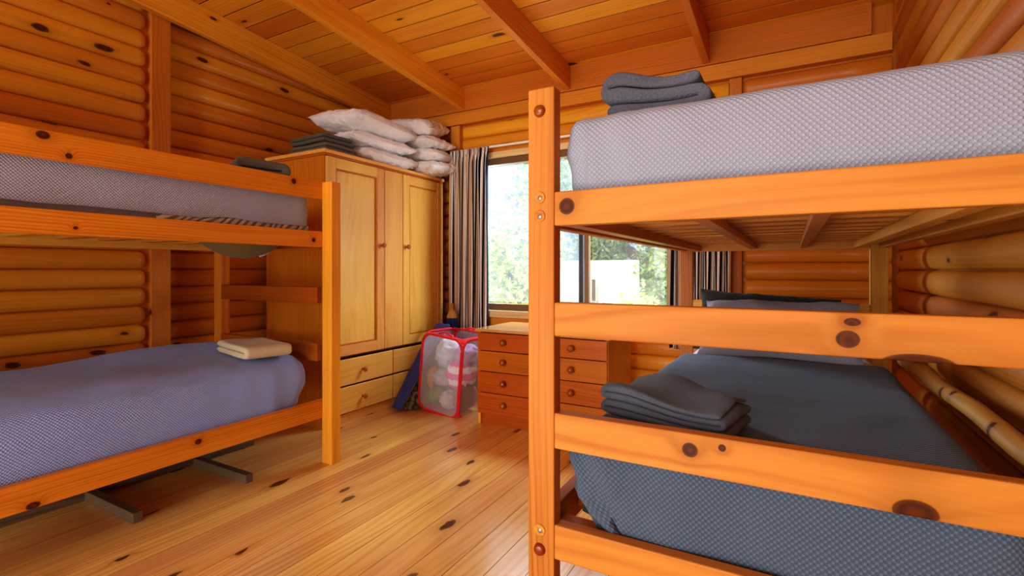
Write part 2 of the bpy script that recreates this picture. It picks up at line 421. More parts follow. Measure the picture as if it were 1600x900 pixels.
def log(mb, ax, a0, a1, c, z, sgn, r=.0605, ra=.0, rb=.0, rz=None):
    """half-round log along axis ax (0 x, 1 y); c the other coordinate of its centre; sgn = side it bulges to; ra/rb = rounding length at the ends"""
    rnd = R.random(); off = (R.uniform(-40, 40), R.uniform(-40, 40), R.uniform(-40, 40)); n = 11
    st = []
    for k in range(5):
        if ra > 0: t = k / 5; st.append((a0 + ra * t, math.sqrt(max(0, 1 - (1 - t) ** 2)) if t else .25))
    st.append((a0 + ra, 1)); m = max(2, int((a1 - a0) / .25))
    for k in range(1, m): st.append((a0 + ra + (a1 - rb - a0 - ra) * k / m, 1))
    st.append((a1 - rb, 1))
    for k in range(1, 6):
        if rb > 0: t = k / 5; st.append((a1 - rb + rb * t, math.sqrt(max(0, 1 - t * t)) if t < 1 else .25))
    b = len(mb.v); P = []
    seed = R.uniform(0, 99)
    for (a, k) in st:
        kk = k * (1 + .02 * noise.noise(Vector((a * 1.5, seed, 0))))
        for j in range(n):
            th = -PI / 2 + PI * j / (n - 1); th = max(-PI / 2 + 1e-4, min(PI / 2 - 1e-4, th))
            h = .040 * kk * math.cos(th) ** .75 * sgn; v = (rz or PITCH / 2 - .0008) * (k * .25 + .75 if k < 1 else 1) * math.sin(th) * (kk if k == 1 else kk ** .4)
            p = [0, 0, z + v]; p[ax] = a; p[1 - ax] = c + h
            mb.v.append(tuple(p)); P.append((a + off[0], r * math.sin(th) * 1.2 + off[1], r * math.cos(th) + off[2]))
    for i in range(len(st) - 1):
        for j in range(n - 1):
            q = [i * n + j, (i + 1) * n + j, (i + 1) * n + j + 1, i * n + j + 1]
            if (sgn > 0) == (ax == 1): q.reverse()
            mb.face([b + k for k in q], [P[k] for k in q], rnd, True)
    for i, rev in ((0, 0), (len(st) - 1, 1)):
        q = [i * n + j for j in range(n)]
        if rev: q.reverse()
        mb.face([b + k for k in q], [P[k] for k in q], rnd)

# left wall: two bays of logs either side of a stud
wl = MB(); wl.box(XL - .14, XL - .039, YB, YF + .1, 0, 3.35, rnd=0)
z = 1.127 - PITCH * 9 - PITCH / 2 - .02
zs = [1.127 + PITCH * (k + .5) for k in range(-10, 19)]
for z in zs:
    ymax = YF - (z + .02 - 2.79) / SL if z + .02 > 2.79 else 9
    if ymax > -2.2: log(wl, 1, YB, min(1.655, ymax), XL - .04, z, 1, rb=.05)
    if ymax > 2.0: log(wl, 1, 1.79, min(YF, ymax), XL - .04, z, 1)
struct('wall_left', wl, M_log)
struct('trim_1', B(XL - .055, XL + .008, 1.672, 1.788, 0, ceilz(1.7) - .1, g=2), M_stud, bevel=.003)
# right wall
wr = MB(); wr.box(XR + .039, XR + .14, YB, YF + .1, 0, 3.35, rnd=0)
for k in range(-10, 19):
    z = 1.12 + .1145 * (k + .5)
    ymax = YF - (z + .02 - 2.79) / SL if z + .02 > 2.79 else 9
    log(wr, 1, YB, min(3.74, ymax), XR + .04, z, -1, rb=.05 if ymax > 4 else 0, rz=.1145 / 2 - .0008)
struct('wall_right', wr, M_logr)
# far wall with the window opening
WX0, WX1, WZ0, WZ1 = -2.70, -.76, .765, 2.12
wb = MB()
yb0, yb1 = YF + .039, YF + .14
wb.box(XL - .1, WX0, yb0, yb1, 0, 2.95, rnd=0); wb.box(WX1, XR + .1, yb0, yb1, 0, 2.95, rnd=0)
wb.box(WX0, WX1, yb0, yb1, 0, WZ0 - .02, rnd=0); wb.box(WX0, WX1, yb0, yb1, WZ1 + .02, 2.95, rnd=0)
for k in range(-9, 12):
    z = 1.053 + PITCH * (k + .5)
    if z > 2.5: continue
    log(wb, 0, XL, -2.805, YF + .04, z, -1)
    if z < WZ0 - .1 or z > WZ1 + .12: log(wb, 0, -2.695, -.385, YF + .04, z, -1, ra=.04)
    else: log(wb, 0, -.665, -.385, YF + .04, z, -1)
    log(wb, 0, -.295, XR, YF + .04, z, -1, ra=.03)
struct('wall_back', wb, M_log)
T = 2
for (x0, x1, y0, y1, z0, z1, g) in [
        (-2.80, -2.70, YF - .012, YF + .055, 0, 2.47, 2), (-.38, -.30, YF - .012, YF + .055, 0, 2.47, 2),
        (XL, XR, YF - .025, YF + .055, 2.475, 2.588, 0), (XL, .44, YF - .03, YF + .055, 2.592, 2.80, 0),
        (-.755, -.67, YF - .02, YF + .055, .62, 2.2, 2), (-2.70, -.76, YF - .005, YF + .055, 2.181, 2.24, 0),
        (-2.70, -.76, YF - .03, YF + .055, .62, .70, 0)]:
    struct('trim_%d' % T, B(x0, x1, y0, y1, z0, z1, g=g), M_stud, bevel=.003); T += 1

# window
win = MB(); w = .055; wy0, wy1 = YF + .0, YF + .06
win.box(WX0, WX1, wy0, wy1, WZ0, WZ0 + w, g=0); win.box(WX0, WX1, wy0, wy1, WZ1 - w, WZ1, g=0)
win.box(WX0, WX0 + w, wy0, wy1, WZ0 + w, WZ1 - w, g=2); win.box(WX1 - w, WX1, wy0, wy1, WZ0 + w, WZ1 - w, g=2)
W = struct('window_1', win, M_frame, bevel=.003)
for px0, px1, hz in ((WX0 + w, -1.475, .035), (-1.435, WX1 - w, .012)):
    f = build('sash', B(px0 + .02, px1 - .02, YF + .03, YF + .034, WZ0 + w + .015, WZ1 - w - .015), pane('window_pane', hz), W)
    f.name = 'pane'
mu = MB(); mu.box(-1.475, -1.435, YF + .005, YF + .05, WZ0 + w, WZ1 - w, g=2)
build('mullion', mu, M_frame, W, bevel=.003)
build('sash_stile', B(-1.535, -1.495, YF + .036, YF + .06, WZ0 + w, WZ1 - w, g=2), plain('black_rubber', (.02, .02, .022), .6), W, bevel=.002)
build('sill', B(WX0, WX1, YF - .06, YF + .07, .702, .762, g=0), M_sill, W, bevel=.004)
build('head_ledge', B(WX0, WX1, YF - .02, YF + .06, 2.123, 2.178, g=0), M_sill, W, bevel=.004)

# ------------------------------------------------------------------ garden seen through the window
gr = MB()
gr.grid(30, 20, lambda u, v: (-14 + 20 * u, YF + .3 + 24 * v, -.55 + .12 * nz((u * 9, v * 9, 0))), lambda u, v: (u * 20, v * 24, 0))
t = NT('dry_lawn'); V = t.attr('wc').outputs['Vector']
g_m = t.done(t.bsdf(t.mix(t.noise(V, 3, 4), (.42, .46, .26), (.62, .62, .42)), .95))
o = struct('ground', gr, g_m)
def leaves(mb, c, rad, n, size):
    for _ in range(n):
        while True:
            p = Vector((R.uniform(-1, 1), R.uniform(-1, 1), R.uniform(-1, 1)))
            if .25 < p.length < 1: break
        p *= (1 + .3 * nz(tuple(p * 2.5 + Vector(c))))
        P = Vector((p.x * rad[0], p.y * rad[1], p.z * rad[2])) + Vector(c)
        d = Vector((R.gauss(0, 1), R.gauss(0, 1), R.gauss(0, .7) - .3)).normalized(); e = d.orthogonal().normalized()
        e = Matrix.Rotation(R.uniform(0, 6.3), 3, d) @ e; s_ = size * R.uniform(.6, 1.3); b = len(mb.v)
        for q in (P, P + d * s_ * .5 + e * s_ * .22, P + d * s_, P + d * s_ * .5 - e * s_ * .22): mb.v.append(tuple(q))
        mb.face([b, b + 1, b + 2, b + 3], [(0, 0, 0)] * 4, R.random())
    return mb
LM1 = leafmat('yellow_green_leaf', (.62, .72, .25), (.85, .85, .45)); LM2 = leafmat('green_leaf', (.30, .42, .14), (.62, .72, .34)); LM3 = leafmat('grey_green_leaf', (.40, .45, .38), (.62, .68, .56))
M_bark = plain('red_bark', (.50, .30, .20), .9, scale=12, var=.4)
M_bark2 = plain('grey_bark', (.33, .32, .30), .9, scale=12, var=.4)
def shrub(name, label, c, rad, n, size, mat, cat='shrub', trunk=True):
    t = thing(name, label, cat, (c[0], c[1], -.55))
    build('foliage', leaves(MB(), c, rad, n, size), mat, t)
    if trunk: build('stem', MB().tube([(c[0], c[1], -.6), (c[0] + .05, c[1], c[2] - rad[2] * .4), (c[0] - .1, c[1] + .1, c[2])], .06, 8, scale=[1, .8, .3]), M_bark2, t)
    return t
shrub('shrub', 'tall yellow-green bush outside the hazy window pane', (-5.0, 9.0, 1.05), (1.35, 1.2, 1.75), 5200, .17, LM1)
shrub('shrub', 'dense green bush past the corrugated fence, filling the window edge', (-1.75, 9.2, 1.0), (.85, .8, 1.5), 3600, .13, LM2)
shrub('shrub', 'low lime-green bush in front of the fence end', (-1.95, 7.2, .3), (.42, .4, .55), 1500, .09, leafmat('lime_leaf', (.55, .80, .15), (.78, .92, .35)), trunk=True)
shrub('shrub', 'pale low weeds at the foot of the white fence', (-2.9, 8.1, .15), (.9, .3, .45), 1200, .09, LM3)
tr = thing('tree', 'tree with a leaning reddish branch over the fence', 'tree', (-1.6, 10.4, -.55))
build('trunk', MB().tube([(-2.4, 10.4, -.6), (-2.5, 10.4, .6), (-2.58, 10.4, 1.22), (-2.95, 10.4, 1.5), (-3.4, 10.3, 1.8), (-4.1, 10.2, 2.5)], .13, 12, scale=[1.3, 1.15, 1.0, .9, .8, .5]), M_bark, tr)
build('branch', MB().tube([(-2.6, 10.4, 1.2), (-2.5, 10.5, 2.1), (-2.2, 10.8, 3.2)], .1, 8, scale=[1, .8, .4]), M_bark2, tr)
fo = MB()
for c, r_, n in (((-3.3, 10, 2.7), (1.2, .8, .75), 2600), ((-4.2, 10.1, 3.3), (1.3, 1, 1.1), 2400), ((-2.2, 10.4, 3.0), (1.2, 1, 1.0), 2400), ((-3.35, 9.7, 1.5), (.5, .35, .45), 800), ((-2.9, 9.6, 2.1), (.9, .4, .4), 1200)):
    leaves(fo, c, r_, n, .14)
build('foliage', fo, LM2, tr)
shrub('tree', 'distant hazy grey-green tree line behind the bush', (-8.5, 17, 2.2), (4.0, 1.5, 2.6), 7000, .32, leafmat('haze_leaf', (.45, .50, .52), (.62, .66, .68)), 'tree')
fe = MB()
fe.grid(220, 1, lambda u, v: (-4.35 + 2.03 * u, 8.75 + .035 * math.sin(u * 2 * PI * 17), -.5 + 1.8 * v), lambda u, v: (u, v, 0))
tag(build('corrugated_fence', fe, plain('whitewashed_iron', (.86, .86, .86), .5, scale=3, var=.12), solid=.004), 'white corrugated iron fence panel in the garden outside the window', 'fence')
post = B(-3.16, -3.11, 8.62, 8.68, -.55, .95, g=2)
tag(build('fence_post', post, M_batt, bevel=.004), 'short grey garden stake before the corrugated fence', 'post')

# ------------------------------------------------------------------ curtains
def curtain(name, label, x0, x1, ztop, zbot, folds, seed, flare):
    root = thing(name, label, 'curtain', ((x0 + x1) / 2, YF - .09, zbot), 'striped curtains either side of the window')
    Wd = (x1 - x0); nu, nv = folds * 14, 40
    cw = Wd * 3.0
    def fn(u, v):
        z = zbot + (ztop - zbot) * v
        k = 1 + flare * max(0, (v - .88) / .12) ** 1.5 * .9
        head = max(0, min(1, (v - .93) / .05))
        ph = u * folds * 2 * PI + .8 * nz((u * 4, v * 1.2, seed)) * (1 - head)
        amp = .030 * (1 - head) + .012 * head
        d = math.sin(ph) * amp + math.sin(ph * 2.3 + seed) * .008 + .006 * math.sin(u * folds * 3 * 2 * PI) * head
        xx = (x0 + x1) / 2 + (u - .5) * Wd * k + .010 * math.sin(ph * .5 + v * 3 + seed) * (1 - head)
        return (xx, YF - .09 + d, z + .006 * math.sin(ph) * head)
    build('drape', MB().grid(nu, nv, fn, lambda u, v: (u * cw, v * (ztop - zbot), 0)), M_curt, root, solid=.002)
    def fh(u, v):
        k = 1 + flare * .5
        return ((x0 + x1) / 2 + (u - .5) * Wd * k, YF - .086 + .004 * math.sin(u * 60), ztop - .08 + .035 * v)
    build('header_tape', MB().grid(60, 2, fh, lambda u, v: (u * cw, v * .1, 0)), M_curt, root, solid=.004)
    return root
curtain('curtain', 'navy, white and tan striped curtain beside the wardrobe', -2.755, -2.345, 2.213, .55, 12, 1.3, .10)
curtain('curtain', 'dark striped curtain behind the double-stacked bunk and its pillows', -.765, -.36, 2.213, .55, 12, 5.1, .10)
ctr = thing('curtain_track', 'thin white curtain track above the window', 'curtain track', (-1.6, YF - .06, 2.185))
build('rail', B(-2.78, -.33, YF - .07, YF - .05, 2.208, 2.222, g=0), M_white, ctr)
for xb in (-2.7, -1.56, -.42): build('bracket', B(xb - .012, xb + .012, YF - .05, YF - .007, 2.21, 2.22), M_white, ctr)

# ------------------------------------------------------------------ left bunk
lb = thing('bunk_bed', 'orange pine bunk along the log wall beside the wardrobe', 'bunk bed', (-2.88, 1.0, 0))
def lpost(x0, x1, y0, y1): build('post', B(x0, x1, y0, y1, 0, 1.63, g=2), M_lpost, lb, bevel=.003)
lpost(-2.38, -2.30, 1.995, 2.06); lpost(-3.46, -3.382, 1.995, 2.06); lpost(-2.38, -2.30, -.095, -.03); lpost(-3.46, -3.382, -.095, -.03)
for z0, z1 in ((1.53, 1.634), (1.252, 1.344), (.26, .362)):
    build('side_rail', B(-2.42, -2.3815, -.09, 2.055, z0, z1, g=1, off=(0, 0, 0), rnd=.5), M_lrail, lb, bevel=.003)
for z0, z1 in ((1.247, 1.34), (.26, .362)):
    build('back_rail', B(-3.38, -3.345, -.09, 2.055, z0, z1, g=1), M_slat, lb, bevel=.003)
for z0, z1 in ((1.252, 1.345), (.925, 1.02), (.585, .688)):
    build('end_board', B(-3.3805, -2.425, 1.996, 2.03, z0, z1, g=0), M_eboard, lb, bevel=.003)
    build('end_board', B(-3.3805, -2.425, -.065, -.031, z0, z1, g=0), M_wside, lb, bevel=.003)
sl = None
for zz in (1.282, .29):
    for k in range(10):
        y = .12 + k * .195
        build('slat', B(-3.344, -2.421, y, y + .07, zz, zz + .018, g=0), M_slat, lb)

def mattress(name, label, x0, x1, y0, y1, z0, z1, r, mat, group=None, disp=None):
    mb = MB().rbox(x0, x1, y0, y1, z0, z1, r, .04, disp or (lambda P, p: Vector((0, 0, .004 * nz(p, 6)))))
    return tag(build(name, mb, mat), label, 'mattress', group)
def spread(label, x0, x1, y0, y1, z0, z1, r, mat, disp, step=.03):
    mb = MB().rbox(x0, x1, y0, y1, z0, z1, r, step, disp, bottom=False)
    return tag(build('bedspread', mb, mat), label, 'bedspread')

# upper left
lum = mattress('mattress', 'mattress in a grey fitted sheet on the upper bunk near the wardrobe', -3.335, -2.445, .0, 1.955, 1.301, 1.565, .05, M_gsheet)
tk = MB().rbox(-2.85, -2.430, 1.15, 1.962, 1.303, 1.388, .035, .025, lambda P, p: Vector((0, 0, .008 * nz(p, 12))))
for i, wv in enumerate(tk.wc):
    x_, y_, _ = wv; tk.wc[i] = (y_ * .75 + x_ * .9 + .05 * nz((x_ * 3, y_ * 3, 0)) + .03 * nz((x_ * 9, y_ * 9, 4)), 0, 0)
build('ticking', tk, M_zebra, lum)['label'] = 'zebra-striped ticking at the foot'
def d_lu(P, p):
    dz = 0
    if p.z < 1.42: dz = .012 * nz((p.x * 2, p.y * 5, 1))
    return Vector((.006 * nz(p, 5) , 0, dz + .006 * nz(p, 4)))
spread('grey waffle bedspread on the upper bunk near the wardrobe', -3.34, -2.432, -.01, 1.972, 1.372, 1.60, .075, M_waf_lu, d_lu)
# lower left
mattress('mattress', 'thick mattress under the blue-grey spread on the lower bunk near the wardrobe', -3.335, -2.46, .0, 1.94, .309, .61, .08, M_gsheet)
def d_ll(P, p):
    h = .045 * math.exp(-((p.x + 3.1) / .3) ** 2 - ((p.y - 1.55) / .32) ** 2) if p.z > .5 else 0
    w_ = 0
    if p.x > -2.5 and p.z < .6: w_ = .006 * math.sin(p.y * 34 + 3 * nz((p.y * 3, 0, 0))) * max(0, (p.y - 1.3) / .6)
    bl = .012 * nz(p, 2.2) + .004 * nz(p, 9)
    tuck = -max(0, .47 - P.z) * .45 * max(0, min(1, (p.y - 1.7) / .25))
    return Vector((w_ + (.022 * (1 - abs((P.z - .48) / .16) ** 2) if p.x > -2.45 and abs(P.z - .48) < .16 else 0) + (tuck * .5 if p.x > -2.6 else 0), tuck, h + bl if P.z > .5 else bl * .2))
spread('blue-grey waffle bedspread on the lower bunk near the wardrobe', -3.34, -2.432, -.01, 1.965, .345, .640, .11, M_waf_ll, d_ll)

# cushion sagging below the upper base
def lens(c, rx, ry, h, seed=0):
    def fn(u, v):
        a = 2 * PI * u; r = v
        return (c[0] + rx * r * math.cos(a), c[1] + ry * r * math.sin(a), c[2] - h * (1 - r ** 2.2) + .004 * nz((u * 3, v * 3, seed)))
    mb = MB().grid(36, 10, fn, flip=True)
    return mb
cu = thing('cushion', 'round olive cushion with pale edge bulging under the upper bunk base', 'cushion', (-2.72, 1.68, 1.19))
build('cover', lens((-2.74, 1.74, 1.278), .185, .225, .088), M_olive, cu)
build('piping', MB().tube([(-2.74 + .185 * k_ * math.cos(a), 1.74 + .225 * k_ * math.sin(a), 1.278 - .088 * (1 - k_ ** 2.2) - .002) for k_, a in [(.42 + .5 * abs(t_), PI / 2 - 1.0 + .55 * t_ + .6) for t_ in [k / 16 for k in range(17)]]], .006, 8), M_sheet, cu)
build('top_panel', MB().grid(36, 4, lambda u, v: (-2.74 + .185 * v * math.cos(2 * PI * u), 1.74 + .225 * v * math.sin(2 * PI * u), 1.278 + .003 * (1 - v * v))), M_olive, cu)

# battens on the floor
G = 'weathered battens lying on the floor under the bunk'
tag(build('batten', B(-3.25, -2.53, 1.105, 1.145, 0, .045, g=0), M_batt, bevel=.003), 'weathered square batten poking out, the one further from the bed post', 'batten', G)
tag(build('batten', B(-2.975, -2.49, 1.60, 1.64, 0, .045, g=0), M_batt, bevel=.003), 'weathered square batten poking out, the one closer to the bed post', 'batten', G)
tag(build('batten', B(-3.06, -3.0, .6, 1.985, 0, .042, g=1), M_batt, bevel=.003), 'long weathered beam lying lengthwise deep under the bunk', 'batten', G)

# ------------------------------------------------------------------ right bunk
rb = thing('bunk_bed', 'honey pine bunk against the log wall by the window', 'bunk bed', (-.07, 2.1, 0))
p1 = build('post', B(-.569, -.499, 1.10, 1.14, 0, 1.565, g=2), M_rpost, rb, bevel=.003)
for x0, x1, y0, y1 in ((.352, .422, 1.10, 1.14), (-.572, -.50, 3.05, 3.09), (.345, .42, 3.05, 3.09)):
    build('post', B(x0, x1, y0, y1, 0, 1.565, g=2), M_rpost, rb, bevel=.003)
def plug(z): build('wood_plug', MB().lathe([(.0, .009), (.008, .0085), (.0135, .006), (.0155, 0), (.0155, -.004)][::-1], (-.537, 1.0995, z), (0, -1, 0), 20), M_knob, p1)
def hole(z):
    build('bolt_hole', MB().lathe([(.0125, .0012), (.0138, .0022), (.0148, .0012), (.0148, -.002)][::-1], (-.537, 1.0995, z), (0, -1, 0), 20), M_rpost, p1)
    build('bolt', MB().lathe([(.0, .0024), (.006, .0022), (.0065, .0012), (.0122, .0010), (.0122, -.002)][::-1], (-.536, 1.0995, z - .001), (0, -1, 0), 14), M_hole, p1)
plug(1.509); hole(1.297); hole(1.252); hole(.484); plug(.437)
for z0, z1 in ((1.227, 1.309), (.96, 1.042), (.689, .775), (.422, .505)):
    build('end_board', B(-.499, .3515, 1.101, 1.136, z0, z1, g=0, off=(0, 0, 0), rnd=.5), M_rrail, rb, bevel=.0035)
for z0, z1 in ((1.227, 1.309), (.86, .947), (.60, .69), (.422, .505)):
    build('headboard_board', B(-.50, .345, 3.055, 3.085, z0, z1, g=0), M_slat, rb, bevel=.003)
for xs in ((-.565, -.53), (.38, .415)):
    build('side_rail', B(xs[0], xs[1], 1.141, 3.049, 1.229, 1.32, g=1), M_rpost, rb, bevel=.003)
    build('side_rail', B(xs[0], xs[1], 1.141, 3.049, .424, .51, g=1), M_rpost, rb, bevel=.003)
for xs in ((-.495, -.455), (.27, .31)):
    build('ledger', B(xs[0], xs[1], 1.137, 3.054, 1.2295, 1.262, g=1), M_slat, rb, bevel=.002)
for xs in ((-.20, -.165), (.04, .075)): build('support_batten', B(xs[0], xs[1], 1.137, 3.054, 1.236, 1.262, g=1), M_slat, rb, bevel=.002)
for k in range(12):
    y = 1.17 + k * .158
    build('slat', B(-.528, .378, y, y + .065, 1.263, 1.281, g=0), M_slat, rb, bevel=.002)
    build('slat', B(-.528, .378, y, y + .065, .452, .470, g=0), M_slat, rb, bevel=.002)
# mattresses and spreads
mattress('mattress', 'mattress with white sheet on the upper bunk by the window', -.487, .372, 1.160, 3.03, 1.283, 1.475, .05, M_sheet)
def d_ru(P, p):
    f = Vector((0, 0, .0))
    if p.y < 1.2:
        f.y = -.010 * math.sin((P.z - 1.31) / .19 * PI) * (1 + .6 * nz((p.x * 3, p.z * 3, 0))) + .004 * nz(p, 12)
        if p.x < -.3: f.y += .004 * math.sin((p.x + .5) * 60 + p.z * 14)
    if p.x < -.44: f.x = .012 * nz((0, p.y * 3, p.z * 14)) + (.02 * max(0, (1.40 - P.z) / .1) if P.z < 1.40 else 0)
    f.z = .005 * nz((p.x * 5, p.y * 5, 0)) if P.z > 1.4 else 0
    return f
spread('light grey waffle bedspread on the upper bunk by the window', -.492, .376, 1.146, 3.04, 1.310, 1.498, .035, M_waf_ru, d_ru, .022)
mattress('mattress', 'mattress with white sheet on the lower bunk by the window', -.465, .345, 1.185, 3.03, .472, .70, .06, M_sheet)
def d_rl(P, p):
    f = Vector((0, 0, .008 * nz((p.x * 3, p.y * 3, 0)) + .004 * nz((p.x * 8, p.y * 8, 3))))
    if p.y < 1.25 and P.z < .70:
        f.y += .010 * nz((p.x * 7, p.z * 7, 2)) - .008
        if p.x < -.36: f.y += .010 * math.sin(p.x * 70 + P.z * 30); f.x += .018 * nz((p.z * 16, 0, 5))
        if P.z < .56: f.x += (.56 - P.z) * .9 if p.x < -.38 else 0
    return f if P.z > .7 else Vector((f.x, f.y, 0))
spread('dark slate waffle bedspread on the lower bunk by the window', -.488, .368, 1.152, 2.56, .474, .722, .06, M_waf_rl, d_rl, .022)

# pillows ---------------------------------------------------------------
def pillow_mesh(w, l, h, seed, wr=.012, n=30, sag=0):
    """pillow lying flat, centred on x,y with its base at z=0"""
    mb = MB(); key = {}
    for s_ in (1, -1):
        def fn(u, v):
            a, b = 2 * u - 1, 2 * v - 1
            x = w / 2 * a * (1 - .07 * (1 - b * b)); y = l / 2 * b * (1 - .05 * (1 - a * a))
            t_ = ((1 - abs(a) ** 3.2) * (1 - abs(b) ** 3.2)) ** .42
            ed = 1 - t_
            wrk = wr * (abs(noise.noise(Vector((a * 2.2 + seed, b * 5 + a * 2, s_)))) - .25) * (.4 + ed) * min(1, t_ * 4) + wr * .5 * nz((a * 7, b * 7, seed + s_)) * min(1, t_ * 4)
            z = s_ * (h / 2 * t_ + wrk)
            return (x, y, z + h / 2 + .01 * nz((a * 1.5, b * 1.5, seed)) - sag * (b * b))
        mb.grid(n, n, fn, flip=(s_ < 0))
    return mb
def place(mb, M):
    mb.v = [tuple(M @ Vector(v)) for v in mb.v]; return mb
def T_(x, y, z, rx=0, ry=0, rz=0):
    return Matrix.Translation((x, y, z)) @ Matrix.Rotation(rz, 4, 'Z') @ Matrix.Rotation(ry, 4, 'Y') @ Matrix.Rotation(rx, 4, 'X')
rd = math.radians
GP = 'white pillows piled on top of the wardrobe'
PW = [('lowest white pillow of the front pile on the wardrobe', .50, .66, .125, (-3.08, 3.10, 1.977), (0, 0, 2)),
      ('white pillow in the middle of the front pile on the wardrobe', .50, .70, .125, (-3.10, 3.06, 2.098), (0, 2, -3)),
      ('plump white pillow topping the front pile on the wardrobe', .54, .74, .175, (-3.10, 3.04, 2.215), (-1, 3, 4)),
      ('lowest white pillow of the rear pile, overhanging the wardrobe end', .58, .40, .125, (-2.95, 3.63, 1.977), (3, 0, -8)),
      ('second white pillow up in the rear pile by the curtain', .58, .40, .125, (-2.98, 3.62, 2.095), (0, 3, 6)),
      ('third white pillow up in the rear pile by the curtain', .60, .38, .12, (-3.0, 3.62, 2.212), (0, 4, -10)),
      ('crumpled white pillow leaning on top of the rear pile', .54, .38, .17, (-3.03, 3.59, 2.335), (10, 6, 10))]
for i, (lab, w_, l_, h_, c_, a_) in enumerate(PW):
    tag(build('pillow', place(pillow_mesh(w_, l_, h_, i * 3.7 + 1, .022), T_(*c_, rd(a_[0]), rd(a_[1]), rd(a_[2]))), M_pilw), lab, 'pillow', GP)
tag(build('pillow', place(pillow_mesh(.67, .35, .12, 21, .012), T_(-.06, 2.715, .795, rd(45), 0, rd(-2))), M_pilg), 'pale grey pillow at the head of the lower bunk', 'pillow')
tag(build('pillow', place(pillow_mesh(.66, .36, .10, 27, .012), T_(-.12, 2.90, .815, rd(60), rd(4), rd(2))), M_pild), 'dark green-grey pillow behind the pale grey pillow', 'pillow')

# folded towels -------------------------------------------------------------
def serp(w, th, layers, bend=0):
    """centre line of a cloth folded to and fro: list of (a, z)"""
    P = []; r = th * .52
    for k in range(layers):
        z = th * .5 + k * th * 1.04; a0, a1 = (-w / 2 + r, w / 2 - r) if k % 2 == 0 else (w / 2 - r, -w / 2 + r)
        for i in range(9): P.append((a0 + (a1 - a0) * i / 8, z))
        if k < layers - 1:
            sg = 1 if k % 2 == 0 else -1
            for i in range(1, 6):
                t_ = PI * i / 6; P.append((a1 + sg * r * math.sin(t_), z + th * .52 * (1 - math.cos(t_))))
    return P
def folded(w, d, th, layers, seed, rough=.006, drape=None, nb=18):
    c = serp(w, th, layers); n = len(c); mb = MB(); hh = th * .47
    L = []; Rr = []
    for i in range(n):
        a = Vector(c[max(i - 1, 0)]); b = Vector(c[min(i + 1, n - 1)]); t_ = (b - a).normalized(); nn = Vector((-t_.y, t_.x))
        p = Vector(c[i]); L.append(p + nn * hh); Rr.append(p - nn * hh)
    e0 = Vector(c[0]) - (Vector(c[1]) - Vector(c[0])).normalized() * hh * .7; e1 = Vector(c[-1]) + (Vector(c[-1]) - Vector(c[-2])).normalized() * hh * .7
    prof = L + [e1] + Rr[::-1] + [e0]; m = len(prof); b0 = len(mb.v)
    H = layers * th * 1.04
    for j in range(nb + 1):
        v = j / nb; e = min(v, 1 - v) * nb
        sq = 1 if e > 1.5 else .90 + .1 * e / 1.5
        for q in prof:
            y = (v - .5) * d
            zz = H / 2 + (q.y - H / 2) * sq
            p = Vector((q.x * (1 - .02 * (1 - sq)), y, zz))
            p += Vector((nz((p.x * 6, p.y * 6, seed)), nz((p.x * 6, p.y * 6, seed + 7)) * 1.5, nz((p.x * 7, p.y * 7, seed + 3)) * min(1, p.z / H + .1))) * rough
            p += Vector((0, .012 * nz((q.x * 9, q.y * 60, seed)), 0)) * (abs(v - .5) * 2) ** 3
            if drape: p = drape(p)
            mb.v.append(tuple(p))
    for j in range(nb):
        for i in range(m):
            i2 = (i + 1) % m
            q = [b0 + j * m + i, b0 + (j + 1) * m + i, b0 + (j + 1) * m + i2, b0 + j * m + i2]
            mb.face(q, [(0, 0, 0)] * 4, .5, True)
    for j, rev in ((0, 0), (nb, 1)):
        for i in range(n - 1):
            q = [b0 + j * m + i, b0 + j * m + i + 1, b0 + j * m + (n + 1 + (n - 1 - i - 1)), b0 + j * m + (n + 1 + (n - 1 - i))]
            if rev: q.reverse()
            mb.face(q, [(0, 0, 0)] * 4, .5, False)
        q = [b0 + j * m + n - 1, b0 + j * m + n, b0 + j * m + n + 1]; mb.face(q if not rev else q[::-1], [(0, 0, 0)] * 3, .5)
        q = [b0 + j * m + 2 * n, b0 + j * m + 2 * n + 1, b0 + j * m]; mb.face(q if not rev else q[::-1], [(0, 0, 0)] * 3, .5)
    return mb
def towel(label, mb, M, mat, group=None):
    return tag(build('folded_towel', place(mb, M), mat, subsurf=1), label, 'towel', group)
GT = 'dark towels stacked on the wardrobe corner'
towel('dark olive folded towel, lower of the two on the wardrobe corner', folded(.40, .27, .031, 2, 3), T_(-3.075, 2.59, 1.978, 0, 0, rd(180)), M_tow_dk, GT)
towel('blackish folded towel, upper of the two on the wardrobe corner', folded(.40, .27, .031, 2, 9), T_(-3.085, 2.595, 2.046, 0, 0, rd(177)), M_tow_bk, GT)
towel('flat dark towel on the upper bunk near the wardrobe', folded(.26, .34, .052, 2, 5, .014), T_(-2.60, 1.71, 1.603, 0, 0, rd(70)), M_tow_bk)
towel('beige folded towel on the blue-grey spread', folded(.35, .25, .034, 2, 12, .008), T_(-2.63, 1.735, .652, rd(-1), rd(2), rd(-8)), M_tow_be)
def dr_up(p):
    p.z += .03 * math.exp(-((p.x + .09) / .07) ** 2) * (p.z / .11) + .02 * nz((p.x * 9, p.y * 9, 2)) * (p.z / .1)
    return p
towel('fluffy grey bath towel on top of the light grey spread', folded(.255, .24, .031, 3, 15, .024, dr_up), T_(-.292, 1.36, 1.50, 0, 0, rd(-4)), M_tow_gr)
def dr_lo(p):
    p.z += (.02 * math.exp(-((p.x + .06) / .10) ** 2) + .012 * math.sin(p.y * 26 + p.x * 14)) * (p.z / .10)
    return p
towel('charcoal folded towel on the dark slate spread', folded(.31, .22, .0155, 5, 18, .014, dr_lo), T_(-.262, 1.345, .722, 0, 0, rd(-13)), M_tow_ch)

